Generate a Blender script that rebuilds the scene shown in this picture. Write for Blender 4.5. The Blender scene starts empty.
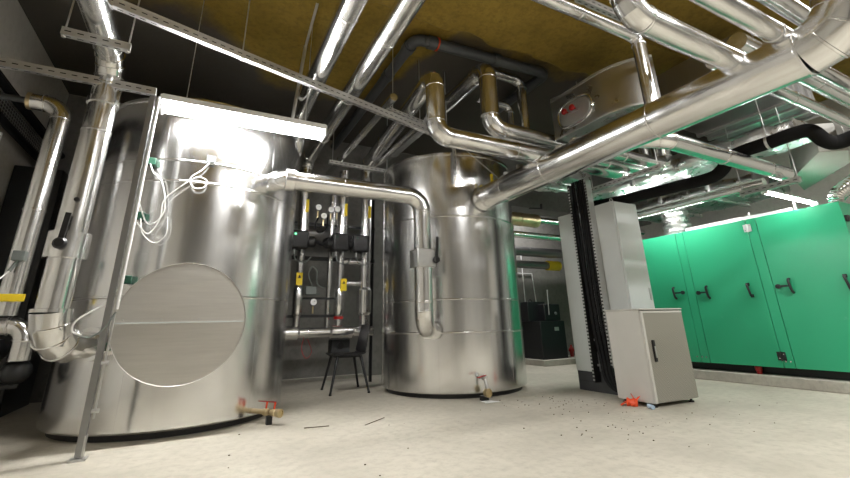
import bpy, math, random
from mathutils import Vector, Matrix
random.seed(7)
S = bpy.context.scene
COL = S.collection
PI = math.pi
V = Vector

# ------------------------------------------------------------------ materials
def newmat(name):
    m = bpy.data.materials.new(name); m.use_nodes = True
    nt = m.node_tree; b = nt.nodes['Principled BSDF']
    return m, nt, b

def lerp_ramp(nt, fac, c0, c1, p0=.3, p1=.7):
    r = nt.nodes.new('ShaderNodeValToRGB')
    r.color_ramp.elements[0].position = p0; r.color_ramp.elements[0].color = (*c0, 1)
    r.color_ramp.elements[1].position = p1; r.color_ramp.elements[1].color = (*c1, 1)
    nt.links.new(fac, r.inputs[0]); return r.outputs[0]

def noise(nt, scale, stretch=(1, 1, 1), detail=4, rough=.55):
    tc = nt.nodes.new('ShaderNodeTexCoord'); mp = nt.nodes.new('ShaderNodeMapping')
    mp.inputs['Scale'].default_value = stretch
    nt.links.new(tc.outputs['Object'], mp.inputs[0])
    n = nt.nodes.new('ShaderNodeTexNoise'); n.inputs['Scale'].default_value = scale
    n.inputs['Detail'].default_value = detail; n.inputs['Roughness'].default_value = rough
    nt.links.new(mp.outputs[0], n.inputs['Vector']); return n.outputs['Fac']

def bump(nt, b, fac, strength, dist=.01):
    bp = nt.nodes.new('ShaderNodeBump'); bp.inputs['Strength'].default_value = strength
    bp.inputs['Distance'].default_value = dist
    nt.links.new(fac, bp.inputs['Height']); nt.links.new(bp.outputs[0], b.inputs['Normal'])

def metal(name, col, r0, r1, scale=6, stretch=(1, 1, 1), bstr=0, bdist=.003):
    m, nt, b = newmat(name)
    b.inputs['Metallic'].default_value = 1
    f = noise(nt, scale, stretch)
    nt.links.new(lerp_ramp(nt, f, [c*.9 for c in col], col), b.inputs['Base Color'])
    nt.links.new(lerp_ramp(nt, f, (r0,)*3, (r1,)*3), b.inputs['Roughness'])
    if bstr: bump(nt, b, noise(nt, scale*.6, stretch, 2), bstr, bdist)
    return m

def paint(name, col, rough=.5, var=.06, scale=5, spec=.5, bstr=0, dark=None):
    m, nt, b = newmat(name)
    f = noise(nt, scale)
    c0 = dark or [c*(1-var*2) for c in col]
    nt.links.new(lerp_ramp(nt, f, c0, col), b.inputs['Base Color'])
    b.inputs['Roughness'].default_value = rough
    b.inputs['Specular IOR Level'].default_value = spec
    if bstr: bump(nt, b, noise(nt, scale*8), bstr)
    return m

def emit(name, col, strength):
    m, nt, b = newmat(name)
    b.inputs['Base Color'].default_value = (.9, .9, .9, 1)
    b.inputs['Emission Color'].default_value = (*col, 1)
    b.inputs['Emission Strength'].default_value = strength
    return m

M = {}
M['clad'] = metal('aluminium_cladding', (.84, .84, .835), .15, .26, 5, (1, 1, 1), .06, .003)
M['tank'] = metal('tank_sheet', (.82, .82, .815), .17, .25, 4, (1.8, 1.8, .02), .22, .006)
M['cover'] = metal('brushed_cover', (.66, .64, .60), .42, .52, 10, (.4, 1, 6))
M['galv'] = metal('galvanised_steel', (.62, .62, .61), .38, .55, 25)
M['shadegalv'] = metal('shaded_galvanised_steel', (.33, .33, .33), .45, .6, 25)  # galvanised steel of the post, its shade put into a darker colour
M['duct'] = metal('galvanised_duct', (.56, .56, .55), .24, .34, 4)
M['darkduct'] = metal('dull_duct', (.40, .40, .40), .3, .45, 4)
M['foil'] = metal('crumpled_foil', (.86, .86, .86), .22, .4, 9, (1, 1, 1), 1.0, .03)
M['brass'] = metal('brass', (.68, .56, .34), .3, .45, 20)
M['chrome'] = metal('chrome', (.85, .85, .85), .1, .2, 20)
M['green'] = None
M['black'] = paint('black_plastic', (.012, .012, .013), .45)
M['rubber'] = paint('black_rubber_foam', (.006, .006, .006), .85, spec=.2)
M['blackmetal'] = paint('black_painted_metal', (.014, .015, .017), .35)
M['slot'] = paint('slot_shadow', (.02, .02, .02), .8)
M['grey'] = paint('light_grey_powder_coat', (.58, .61, .60), .42, .02)
M['grey2'] = paint('pale_beige_grey_coat', (.60, .59, .55), .5, .02)
M['plinthdark'] = paint('dark_plinth', (.045, .047, .05), .6, .2, 8)
M['white'] = paint('white_plastic', (.85, .85, .84), .4, .01)
M['whitelamp'] = paint('lamp_housing', (.75, .75, .75), .5, .01)
M['yellow'] = paint('yellow_tag', (.85, .62, .02), .5, .03)
M['red'] = paint('red_plastic', (.45, .015, .015), .3, .05)
M['orange'] = paint('orange_red_plastic', (.85, .09, .02), .4, .05)
M['greenp'] = paint('green_plastic', (.006, .055, .03), .4, .05)
M['greyp'] = paint('mid_grey_plastic', (.16, .18, .17), .5)
M['pvc'] = paint('dark_grey_pvc', (.075, .08, .085), .45)
M['wire'] = paint('black_cable', (.005, .005, .0055), .65, spec=.25)
M['wirew'] = paint('white_cable', (.8, .8, .78), .5)
M['blue'] = paint('pale_blue_plastic', (.45, .6, .75), .4)
M['twig'] = paint('brown_debris', (.10, .07, .035), .9, .2)
M['lamp'] = emit('lamp_tube_glow', (1, .985, .96), 135)
M['lamp2'] = emit('lamp_tube_glow_small', (1, .985, .96), 60)
M['led'] = emit('green_indicator', (.05, 1, .4), 2)

def concrete(name, c0, c1, c2, rough=.75, big=.8, bs=.15):
    m, nt, b = newmat(name)
    f1 = noise(nt, big, detail=6, rough=.6); f2 = noise(nt, 14, detail=8, rough=.7)
    a = lerp_ramp(nt, f1, c0, c1, .35, .65)
    mx = nt.nodes.new('ShaderNodeMix'); mx.data_type = 'RGBA'
    r = lerp_ramp(nt, f2, (0, 0, 0), (1, 1, 1), .45, .8)
    nt.links.new(r, mx.inputs[0]); nt.links.new(a, mx.inputs[6]); mx.inputs[7].default_value = (*c2, 1)
    nt.links.new(mx.outputs[2], b.inputs['Base Color'])
    b.inputs['Roughness'].default_value = rough
    bump(nt, b, f2, bs, .01)
    return m
M['floor'] = concrete('dusty_concrete_floor', (.41, .38, .315), (.54, .505, .425), (.35, .325, .265), .7, .9, .08)
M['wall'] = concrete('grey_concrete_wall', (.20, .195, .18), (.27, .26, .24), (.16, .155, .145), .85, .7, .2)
M['walldark'] = concrete('dark_concrete_wall', (.14, .14, .135), (.20, .195, .185), (.11, .11, .105), .85, .7, .2)
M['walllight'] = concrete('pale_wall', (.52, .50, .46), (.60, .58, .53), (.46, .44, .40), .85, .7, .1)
M['kerb'] = concrete('concrete_kerb', (.40, .38, .33), (.50, .48, .42), (.33, .31, .27), .85, 2, .2)
M['ceil'] = concrete('sprayed_brown_ceiling', (.22, .145, .018), (.33, .22, .034), (.14, .09, .011), .95, 1.2, .5)
def ceiling_zone():  # brown sprayed ceiling; the dark rear is shade painted into its colour
    m = concrete('sprayed_ceiling_rear_shade', (.22, .145, .018), (.33, .22, .034), (.14, .09, .011), .95, 1.2, .5)
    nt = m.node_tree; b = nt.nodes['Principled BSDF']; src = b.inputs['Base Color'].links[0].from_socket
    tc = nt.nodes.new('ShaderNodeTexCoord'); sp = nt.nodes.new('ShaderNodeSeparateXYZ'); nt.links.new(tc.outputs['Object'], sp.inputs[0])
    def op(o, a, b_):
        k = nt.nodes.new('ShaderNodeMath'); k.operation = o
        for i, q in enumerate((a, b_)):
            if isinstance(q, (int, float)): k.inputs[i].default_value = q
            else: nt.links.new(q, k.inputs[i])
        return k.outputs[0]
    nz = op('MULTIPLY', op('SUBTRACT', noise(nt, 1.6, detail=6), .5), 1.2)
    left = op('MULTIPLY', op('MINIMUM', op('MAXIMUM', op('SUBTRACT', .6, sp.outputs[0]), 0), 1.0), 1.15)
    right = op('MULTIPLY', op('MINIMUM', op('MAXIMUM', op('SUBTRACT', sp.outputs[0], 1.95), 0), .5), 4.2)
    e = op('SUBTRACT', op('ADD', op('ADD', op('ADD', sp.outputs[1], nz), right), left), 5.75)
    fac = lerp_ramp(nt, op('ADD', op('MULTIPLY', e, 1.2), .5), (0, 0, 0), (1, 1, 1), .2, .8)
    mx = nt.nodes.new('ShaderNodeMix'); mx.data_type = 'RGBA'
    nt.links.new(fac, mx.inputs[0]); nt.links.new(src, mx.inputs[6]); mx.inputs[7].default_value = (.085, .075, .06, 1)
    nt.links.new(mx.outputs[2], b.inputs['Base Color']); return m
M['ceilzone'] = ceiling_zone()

def green_paint():
    m, nt, b = newmat('green_gloss_paint')
    f = noise(nt, 3.5, (1, 1, 1), 6, .7)
    s = lerp_ramp(nt, f, (0, 0, 0), (1, 1, 1), .66, .74)
    mx = nt.nodes.new('ShaderNodeMix'); mx.data_type = 'RGBA'
    ml = nt.nodes.new('ShaderNodeMath'); ml.operation = 'MULTIPLY'; ml.inputs[1].default_value = .35
    nt.links.new(s, ml.inputs[0]); nt.links.new(ml.outputs[0], mx.inputs[0])
    mx.inputs[6].default_value = (.03, .37, .185, 1); mx.inputs[7].default_value = (.22, .50, .36, 1)
    nt.links.new(mx.outputs[2], b.inputs['Base Color'])
    b.inputs['Roughness'].default_value = .3
    return m
M['green'] = green_paint()

def mesh_door():
    m, nt, b = newmat('perforated_door_sheet')
    tc = nt.nodes.new('ShaderNodeTexCoord'); mp = nt.nodes.new('ShaderNodeMapping')
    mp.inputs['Scale'].default_value = (85, 85, 85)
    nt.links.new(tc.outputs['Object'], mp.inputs[0])
    ck = nt.nodes.new('ShaderNodeTexChecker'); ck.inputs['Scale'].default_value = 1
    ck.inputs[1].default_value = (.33, .315, .27, 1); ck.inputs[2].default_value = (.24, .23, .195, 1)
    nt.links.new(mp.outputs[0], ck.inputs['Vector']); nt.links.new(ck.outputs[0], b.inputs['Base Color'])
    b.inputs['Roughness'].default_value = .5
    return m
M['meshdoor'] = mesh_door()
M['dullsheet'] = paint('dull_grey_sheet', (.40, .39, .36), .55, .05)

# ------------------------------------------------------------------ mesh builder
def frame_of(t):
    t = t.normalized()
    a = V((0, 0, 1)) if abs(t.z) < .9 else V((1, 0, 0))
    x = a.cross(t).normalized(); return x, t.cross(x).normalized()

class MB:
    def __init__(s): s.v = []; s.f = []; s.m = []
    def add(s, vs, fs, mi=0):
        o = len(s.v); s.v += [V(p) for p in vs]
        for f in fs: s.f.append([i+o for i in f]); s.m.append(mi)
        return s
    def box(s, lo, hi, mi=0, rot=None, piv=None):
        x0, y0, z0 = lo; x1, y1, z1 = hi
        vs = [V(p) for p in ((x0,y0,z0),(x1,y0,z0),(x1,y1,z0),(x0,y1,z0),(x0,y0,z1),(x1,y0,z1),(x1,y1,z1),(x0,y1,z1))]
        if rot is not None:
            c = V(piv) if piv is not None else (vs[0]+vs[6])/2
            vs = [rot @ (p-c) + c for p in vs]
        return s.add(vs, [(0,3,2,1),(4,5,6,7),(0,1,5,4),(1,2,6,5),(2,3,7,6),(3,0,4,7)], mi)
    def bar(s, a, b, w, h, mi=0, up=(0, 0, 1)):
        a, b, up = V(a), V(b), V(up); t = (b-a).normalized()
        x = t.cross(up); x = x.normalized() if x.length > 1e-4 else V((1,0,0)); y = x.cross(t).normalized()
        vs = [p + x*sx*w/2 + y*sy*h/2 for p in (a, b) for sx, sy in ((-1,-1),(1,-1),(1,1),(-1,1))]
        return s.add(vs, [(0,1,2,3),(7,6,5,4),(0,4,5,1),(1,5,6,2),(2,6,7,3),(3,7,4,0)], mi)
    def tube(s, pts, r, n=24, caps=True, mi=0):
        pts = [V(p) for p in pts]; k = len(pts)
        rs = r if isinstance(r, (list, tuple)) else [r]*k
        T = []
        for i in range(k):
            a = pts[i]-pts[i-1] if i else pts[1]-pts[0]
            b = pts[i+1]-pts[i] if i < k-1 else pts[-1]-pts[-2]
            t = a.normalized()+b.normalized(); T.append(t.normalized() if t.length > 1e-5 else a.normalized())
        x, _ = frame_of(T[0]); vs = []; fs = []
        for i in range(k):
            x = (x - T[i]*x.dot(T[i])).normalized(); y = T[i].cross(x)
            vs += [pts[i] + (x*math.cos(2*PI*j/n) + y*math.sin(2*PI*j/n))*rs[i] for j in range(n)]
        for i in range(k-1):
            for j in range(n):
                q = (j+1) % n
                fs.append((i*n+j, i*n+q, (i+1)*n+q, (i+1)*n+j))
        if caps: fs.append(tuple(reversed(range(n)))); fs.append(tuple(range((k-1)*n, k*n)))
        return s.add(vs, fs, mi)
    def lathe(s, prof, org, axis=(0, 0, 1), n=48, mi=0, ring=False):
        if ring: prof = list(prof)+[prof[0]]
        org = V(org); ax = V(axis).normalized(); x, y = frame_of(ax); k = len(prof); vs = []; fs = []
        for r, h in prof:
            vs += [org + ax*h + (x*math.cos(2*PI*j/n)+y*math.sin(2*PI*j/n))*max(r, 1e-5) for j in range(n)]
        for i in range(k-1):
            for j in range(n):
                q = (j+1) % n; fs.append((i*n+j, i*n+q, (i+1)*n+q, (i+1)*n+j))
        if prof[0][0] > 1e-4 and not ring: fs.append(tuple(reversed(range(n))))
        if prof[-1][0] > 1e-4 and not ring: fs.append(tuple(range((k-1)*n, k*n)))
        return s.add(vs, fs, mi)
    def prism(s, poly, ext, mi=0):
        n = len(poly); e = V(ext); a = [V(p) for p in poly]
        return s.add(a+[p+e for p in a], [tuple(reversed(range(n))), tuple(range(n, 2*n))] + [(i, (i+1) % n, n+(i+1) % n, n+i) for i in range(n)], mi)
    def sphere(s, c, r, n=16, sc=(1, 1, 1), mi=0):
        c = V(c); vs = []; fs = []; k = n//2
        for i in range(k+1):
            a = PI*i/k
            for j in range(n):
                b = 2*PI*j/n
                vs.append(c + V((math.sin(a)*math.cos(b)*r*sc[0], math.sin(a)*math.sin(b)*r*sc[1], math.cos(a)*r*sc[2])))
        for i in range(k):
            for j in range(n):
                q = (j+1) % n; fs.append((i*n+j, (i+1)*n+j, (i+1)*n+q, i*n+q))
        return s.add(vs, fs, mi)

WL = {}
def wloc(o): return WL.get(o.name, V((0, 0, 0)))

def props(o, label=None, cat=None, group=None, kind=None):
    if label: o['label'] = label
    if cat: o['category'] = cat
    if group: o['group'] = group
    if kind: o['kind'] = kind
    return o

def thing(name, label, cat, loc=(0, 0, 0), group=None):
    o = bpy.data.objects.new(name, None); COL.objects.link(o)
    o.empty_display_size = .1
    o.location = loc; WL[o.name] = V(loc)
    return props(o, label, cat, group)

def part(name, mb, mats, parent=None, bevel=0, ang=30, label=None, cat=None, group=None, kind=None, loc=None):
    """One mesh object; builder coordinates are world coordinates."""
    if not isinstance(mats, (list, tuple)): mats = [mats]
    base = V(loc) if loc is not None else (wloc(parent) if parent else V((0, 0, 0)))
    if parent is None and loc is None and kind != 'structure':
        lo = V([min(p[i] for p in mb.v) for i in range(3)]); hi = V([max(p[i] for p in mb.v) for i in range(3)])
        base = V(((lo.x+hi.x)/2, (lo.y+hi.y)/2, lo.z))
    me = bpy.data.meshes.new(name)
    me.from_pydata([p-base for p in mb.v], [], mb.f)
    for m in mats: me.materials.append(m if not isinstance(m, str) else M[m])
    me.polygons.foreach_set('material_index', mb.m)
    me.polygons.foreach_set('use_smooth', [True]*len(mb.f))
    me.update()
    me.set_sharp_from_angle(angle=math.radians(ang))
    o = bpy.data.objects.new(name, me); COL.objects.link(o)
    if parent is not None:
        o.parent = parent; o.location = base - wloc(parent)
    else: o.location = base
    WL[o.name] = base
    if bevel:
        bv = o.modifiers.new('bevel', 'BEVEL'); bv.width = bevel; bv.segments = 2; bv.limit_method = 'ANGLE'
    return props(o, label, cat, group, kind)

def spl(pts, n=8):
    P = [V(p) for p in pts]; P = [P[0]*2-P[1]] + P + [P[-1]*2-P[-2]]; out = []
    for i in range(1, len(P)-2):
        a, b, c, d = P[i-1:i+3]
        for k in range(n):
            t = k/n
            out.append(.5*((2*b) + (c-a)*t + (2*a-5*b+4*c-d)*t*t + (3*b-a-3*c+d)*t**3))
    out.append(P[-2]); return out

def pipe(name, label, cat, pts, r, mat='clad', br=None, seams=True, every=1.0, n=32, segs=4, group=None, mitre=False, fat=None):
    """A pipe as a thing: straight runs, mitred elbows and raised seam bands are its parts."""
    pts = [V(p) for p in pts]; br = br or r*2.2
    low = min(pts, key=lambda p: p.z)
    root = thing(name, label, cat, low, group)
    cur = pts[0]; bands = []
    def run(a, b):
        if (b-a).length < .01: return
        part('straight_run', MB().tube([a, b], r, n, True), mat, root, ang=25)
        L = (b-a).length; k = int(L/every); t = (b-a).normalized()
        for i in range(1, k+1):
            if i*every < L-.08: bands.append((a+t*(i*every), t))
    for i in range(1, len(pts)-1):
        p = pts[i]; d0 = (p-pts[i-1]).normalized(); d1 = (pts[i+1]-p).normalized()
        th = d0.angle(d1); tl = br*math.tan(th/2)
        a = p-d0*tl; b = p+d1*tl; c = a + (d1-d0*d0.dot(d1)).normalized()*br
        ax = d0.cross(d1).normalized()
        arc = [c + Matrix.Rotation(th*k/segs, 3, ax) @ (a-c) for k in range(segs+1)]
        run(cur, a)
        fs = (fat or {}).get(i, 1.012)
        part('elbow', MB().tube(arc, r*fs, n, True), mat, root, ang=14 if n >= 32 else 28)
        bands += [(a, d0), (b, d1)]; cur = b
        if mitre:
            for k in range(1, segs): part('mitre_band', MB().lathe([(r*fs*.98, -.010), (r*fs+.006, -.006), (r*fs+.006, .006), (r*fs*.98, .010)], arc[k], arc[k+1]-arc[k-1], n, ring=True), mat, root, ang=40)
    run(cur, pts[-1])
    if seams:
        for p, t in bands:
            part('seam_band', MB().lathe([(r*.98, -.012), (r+.004, -.010), (r+.007, 0), (r+.004, .010), (r*.98, .012)], p, t, n, ring=True), mat, root, ang=40)
    return root

def strut(label, a, b, rods=(), w=.045, h=.062, group='perforated mounting channels', name='mounting_channel', ceilz=4.3, sides=None, mat='galv'):
    a, b = V(a), V(b); root = thing(name, label, 'channel', a, group)
    mb = MB(); up = V((0, 0, 1)) if abs((b-a).normalized().z) < .9 else V((0, 1, 0))
    mb.bar(a, b, w, h, 0, up=up)
    t = (b-a).normalized(); L = (b-a).length
    x = t.cross(up).normalized(); y = x.cross(t).normalized()
    # rolled lips along the open side
    for q in (1, -1): mb.bar(a+x*(w/2+.001)+y*q*(h/2-.007), b+x*(w/2+.001)+y*q*(h/2-.007), .004, .012, 0, up=up)
    for i in range(int(L/.075)):
        c0 = a+t*(i*.075+.02); c1 = a+t*(i*.075+.058)
        for nn, ww, d in sides or ((-y, x, h), (x, y, w)):
            nn = V(nn); ww = V(ww)
            nn.normalize(); o = nn*(d/2+.0012); q = ww.normalized()*.0045
            mb.add([c0+o-q, c1+o-q, c1+o+q, c0+o+q], [(0, 1, 2, 3), (3, 2, 1, 0)], 1)
    part('channel', mb, [mat, 'slot'], root)
    for f in rods:
        p = a+t*(L*f)
        part('hanger_rod', MB().tube([p-V((0,0,.03)), (p.x, p.y, ceilz)], .006, 10), 'galv', root)
        part('rod_nut', MB().lathe([(.014, 0), (.014, .012)], p+V((0,0,-h/2-.014)), (0,0,1), 6), 'galv', root)
    return root

def quad_box(mb, poly, ext): return mb.prism(poly, ext)

# ------------------------------------------------------------------ the room
XL, XR, YB, YF, ZC = -2.2, 9.0, 7.45, -4.0, 4.3
def struct(name, mb, mat): return part(name, mb, mat, kind='structure', ang=20)
struct('floor', MB().box((XL-.2, YF-.2, -.15), (XR+.2, YB+.2, 0)), 'floor')
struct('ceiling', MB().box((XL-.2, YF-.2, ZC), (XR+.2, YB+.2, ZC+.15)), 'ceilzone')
struct('wall_left', MB().box((XL-.2, YF-.2, 0), (XL, YB+.2, ZC)), 'walllight')
struct('wall_back', MB().box((XL, YB, 0), (XR, YB+.2, ZC)), 'wall')
struct('wall_right', MB().box((XR, YF-.2, 0), (XR+.2, YB+.2, ZC)), 'walllight')
struct('wall_front', MB().box((XL, YF-.2, 0), (XR, YF, ZC)), 'wall')
# sprayed downstand beam across the ceiling, with a ragged lower edge
mb = MB(); nb = 120; bv = []; bf = []
for i in range(nb+1):
    x = XL + (XR-XL)*i/nb
    za = 4.10+.02*math.sin(i*.9)+random.uniform(-.012, .012); ya = 3.45+.03*math.sin(i*.6)+random.uniform(-.015, .015)
    bv += [(x, 2.55, ZC), (x, 2.56, 4.11), (x, ya-.05, 4.10), (x, ya, za+.03), (x, ya+.01, ZC)]
for i in range(nb):
    for k in range(4): bf.append((i*5+k, (i+1)*5+k, (i+1)*5+k+1, i*5+k+1))
mb.add(bv, bf+[(0, 1, 2, 3, 4), tuple(reversed(range(nb*5, nb*5+5)))])
struct('trim_1', mb, 'ceil')
struct('trim_2', MB().box((4.75, 5.9, 2.9), (9.0, 6.3, ZC)), 'walldark')

# ------------------------------------------------------------------ tanks
def tank(label, cx, cy, hoops, R=1.02, phase=0):
    t = thing('storage_tank', label, 'tank', (cx, cy, 0), 'cylindrical heat storage tanks')
    part('base_skirt', MB().lathe([(R-.07, 0), (R-.07, .07)], (cx, cy, 0), n=96), 'black', t, ang=20)
    part('shell', MB().lathe([(R-.015, .055), (R, .07), (R, 3.05), (R-.004, 3.06)], (cx, cy, 0), n=144), 'tank', t, ang=20)
    part('lid', MB().lathe([(R+.012, 3.04), (R+.012, 3.075), (.3, 3.16), (0, 3.17)], (cx, cy, 0), n=96), 'tank', t, ang=20)
    for z in hoops:
        part('hoop', MB().lathe([(R-.005, -.014), (R+.006, -.009), (R+.009, 0), (R+.006, .009), (R-.005, .014)], (cx, cy, z), n=96, ring=True), 'chrome', t, ang=50)
    for k in range(6):
        a = phase + k*PI/3
        d = V((math.cos(a), math.sin(a), 0)); q = V((-d.y, d.x, 0))
        c = V((cx, cy, 0)) + d*(R+.0015)
        part('sheet_seam', MB().add([c-q*.018+V((0,0,.07)), c+q*.018+V((0,0,.07)), c+q*.018+V((0,0,3.05)), c-q*.018+V((0,0,3.05)),
             c-q*.02-d*.006+V((0,0,.07)), c+q*.02-d*.006+V((0,0,.07)), c+q*.02-d*.006+V((0,0,3.05)), c-q*.02-d*.006+V((0,0,3.05))],
             [(0,1,2,3),(1,5,6,2),(4,0,3,7),(3,2,6,7),(0,4,5,1)]), 'tank', t)
    return t
T1 = tank('polished steel storage tank with a large round manhole cover under the bright lamp', -.12, 5.42, (1.12, 2.19, 2.40), R=1.045, phase=-1.95)
T2 = tank('polished steel storage tank without a manhole, black chair to its left', 3.235, 5.42, (.73, 1.12, 2.18), R=.995, phase=-1.25)
mc = part('manhole_cover', MB().lathe([(.50, .20), (.50, .012), (.494, 0), (0, 0)], (-.125, 4.28, .90), (0, 1, 0), n=96), 'cover', T1, ang=25)
part('cover_rim', MB().lathe([(.497, .0), (.501, -.003), (.503, .004), (.503, .012), (.499, .012)], (-.125, 4.28, .90), (0, 1, 0), n=96, ring=True), 'cover', mc, ang=40)
part('cover_joint', MB().box((-.615, 4.272, .893), (.365, 4.281, .905)), 'grey', mc)
mb = MB()
for x in (-.55, -.28, -.0, .28): mb.lathe([(.006, 0), (.005, .004), (0, .006)], (x-.0, 4.281, .925), (0, -1, 0), 10)
part('rivet', mb, 'galv', mc)

# drain valves at the tank feet
def lever_valve(par, p, d, lm, tilt):
    p = V(p); d = V(d).normalized()
    b = part('ball_valve', MB().lathe([(.022, -.1), (.022, -.03), (.034, -.025), (.036, .03), (.024, .04), (.026, .055), (.03, .06), (.03, .1)], p, d, 20), 'brass', par)
    s = d.cross(V((0, 0, 1))).normalized()
    part('lever_handle', MB().tube([p+V((0,0,.03)), p+V((0,0,.08))], .009, 10).bar(p+V((0,0,.08)), p+V((0,0,.09))+s*tilt[0]+d*tilt[1]+V((0,0,tilt[2])), .024, .007), lm, par)
    return b
v = thing('drain_valve', 'brass drain valve with two orange levers at foot of the manhole tank', 'valve', (.62, 4.55, 0), 'tank drain valves')
part('pipe_stub', MB().tube([(.54, 4.65, .1), (.66, 4.50, .1)], .022, 16), 'brass', v)
for q, (x, y) in enumerate(((.655, 4.50), (.715, 4.42))):
    d = V((.6, -.8, 0)); p = V((x, y, .1))
    part('ball_valve', MB().lathe([(.02, -.04), (.02, -.025), (.03, -.02), (.032, .02), (.022, .03), (.026, .05)], p, d, 20), 'brass', v)
    part('lever_stem', MB().bar(p+V((0, 0, .02)), p+V((.006, 0, .085)), .03, .012), 'orange', v)
    part('lever_handle', MB().bar(p+V((.012, 0, .085)), p+V((-.07, -.02, .10)), .016, .007), 'red', v)
part('end_cap', MB().lathe([(.03, 0), (.036, .015), (.036, .05), (.027, .052), (.027, .04), (0, .04)], (.735, 4.39, .1), (.6, -.8, 0), 20), 'brass', v)
part('foot_bracket', MB().box((.66, 4.44, 0), (.71, 4.50, .07)), 'black', v)
v = thing('drain_valve', 'small brass drain valve with thin red lever at foot of the second tank', 'valve', (2.99, 4.32, 0), 'tank drain valves')
part('pipe_stub', MB().tube(spl([(2.99, 4.42, .23), (2.99, 4.34, .24), (2.99, 4.30, .19), (2.99, 4.28, .11)], 5), .016, 14), 'galv', v)
part('end_cap', MB().lathe([(.03, -.02), (.045, 0), (.047, .05), (.034, .052), (.034, .04), (0, .04)], (2.99, 4.30, .085), (.1, -1, 0), 20), 'brass', v)
part('valve_body', MB().sphere((2.99, 4.33, .24), .032, 14), 'galv', v)
part('lever_handle', MB().bar((3.0, 4.30, .265), (2.86, 4.27, .25), .018, .008), 'red', v)
part('foot_bracket', MB().box((2.95, 4.31, 0), (3.03, 4.38, .05)), 'black', v)
part('paper_scrap', MB().prism([(2.88, 4.16, .004), (3.06, 4.14, .004), (3.02, 4.27, .004), (2.9, 4.29, .004)], (0, 0, .004)), 'white',
     label='crumpled pale paper scrap on floor in front of the small drain valve', cat='paper')

# ------------------------------------------------------------------ big insulated pipes
G = 'clad'
P1 = pipe('insulated_pipe', 'thickest shiny pipe running from second tank diagonally up to the top right corner', 'pipe',
     [(3.22, 4.45, 2.435), (3.22, .60, 2.435), (3.22, .60, 4.3)], .158, br=.27, every=1.28, segs=4, mitre=True)
part('flange_collar', MB().lathe([(.15, -.03), (.178, -.03), (.178, .03), (.15, .03)], (3.22, 4.36, 2.435), (0, 1, 0), 40), 'clad', P1)
part('sensor_pocket', MB().tube([(3.22, 4.2, 2.55), (3.22, 4.2, 2.71)], .02, 12), 'yellow', P1, label='yellow thermometer pocket')
part('sensor_head', MB().tube([(3.24, 3.93, 2.56), (3.24, 3.93, 2.65)], .03, 14).box((3.20, 3.86, 2.57), (3.31, 3.89, 2.605), 1), ['galv', 'black'], P1)
part('clamp_ring', MB().lathe([(.156, -.05), (.166, -.05), (.166, .05), (.156, .05)], (3.22, 3.93, 2.435), (0, 1, 0), 40), 'clad', P1)
P2 = pipe('insulated_pipe', 'bent shiny pipe bridging the two tanks and dropping down in front of the second one', 'pipe',
     [(.42, 4.72, 2.33), (.60, 4.30, 2.30), (2.22, 4.30, 2.30), (2.22, 4.30, .80), (2.50, 4.62, .76)], .103, br=.19, every=.52, segs=5)
part('tank_collar', MB().lathe([(.10, -.05), (.125, -.045), (.125, .045), (.10, .05)], (.66, 4.30, 2.30), (1, 0, 0), 36), 'clad', P2)
vb = part('valve_sleeve', MB().box((2.10, 4.19, 1.45), (2.335, 4.41, 1.66)), 'galv', P2, bevel=.01)
part('valve_lever', MB().bar((2.33, 4.17, 1.54), (2.345, 4.17, 1.80), .03, .016, up=(0, 1, 0)).lathe([(.035, 0), (.04, .02), (.03, .05)], (2.325, 4.19, 1.53), (0, -1, 0), 18), 'black', P2)
P3 = pipe('insulated_pipe', 'thick shiny riser with black valve lever standing left of the manhole tank', 'pipe',
     [(-.70, 4.68, .74), (-.97, 4.10, .74), (-.97, 4.10, 3.13), (-.97, -.5, 3.13)], .102, br=.25, every=1.45, segs=4, mitre=True, fat={1: 1.22})
part('valve_sleeve', MB().lathe([(.10, 0), (.135, .004), (.135, .2), (.10, .204)], (-.97, 4.10, 1.37), n=40), 'clad', P3)
part('valve_lever', MB().bar((-.985, 3.94, 1.47), (-.975, 3.94, 1.70), .035, .02, up=(0, 1, 0)).lathe([(.04, 0), (.045, .025), (.03, .05)], (-.985, 3.965, 1.47), (0, -1, 0), 18), 'black', P3)
part('elbow_socket', MB().lathe([(.10, 0), (.126, .004), (.126, .03), (.10, .034)], (-.97, 4.10, .975), n=40), 'clad', P3)
part('tank_collar', MB().lathe([(.10, -.05), (.135, -.045), (.135, .045), (.10, .05)], (-.76, 4.55, .74), (-.423, -.906, 0), 40), 'clad', P3)
part('test_plug', MB().lathe([(.018, 0), (.018, .02), (0, .025)], (-.96, 4.0, 1.82), (0, -1, 0), 14), 'black', P3)
part('sleeve_joint', MB().lathe([(.10, -.03), (.116, -.025), (.116, .025), (.10, .03)], (-.97, 4.10, 2.72), n=40), 'clad', P3)
P4 = pipe('insulated_pipe', 'leftmost shiny riser with yellow tag in the dark corner by the left wall', 'pipe',
     [(-1.43, 4.80, .98), (-1.43, 4.80, 2.93), (-1.68, 4.80, 2.93)], .078, br=.14, every=.9, segs=5)
part('end_ring', MB().lathe([(.076, -.015), (.082, -.015), (.082, .015), (.03, .018)], (-1.68, 4.80, 2.93), (-1, 0, 0), 32), 'brass', P4)
part('bare_pipe', MB().tube([(-1.66, 4.80, 2.93), (-2.195, 4.80, 2.93)], .03, 16), 'pvc', P4)
part('sensor_box', MB().box((-1.45, 4.65, 1.42), (-1.37, 4.73, 1.50)).tube([(-1.41, 4.68, 1.42), (-1.44, 4.66, 1.33)], .014, 10), 'greyp', P4)
part('sensor_cable', MB().tube(spl([(-1.44, 4.66, 1.33), (-1.5, 4.58, 1.22), (-1.6, 4.6, 1.25), (-1.75, 4.7, 1.4), (-2.15, 5, 1.6)]), .006, 8), 'wirew', P4)
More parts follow.
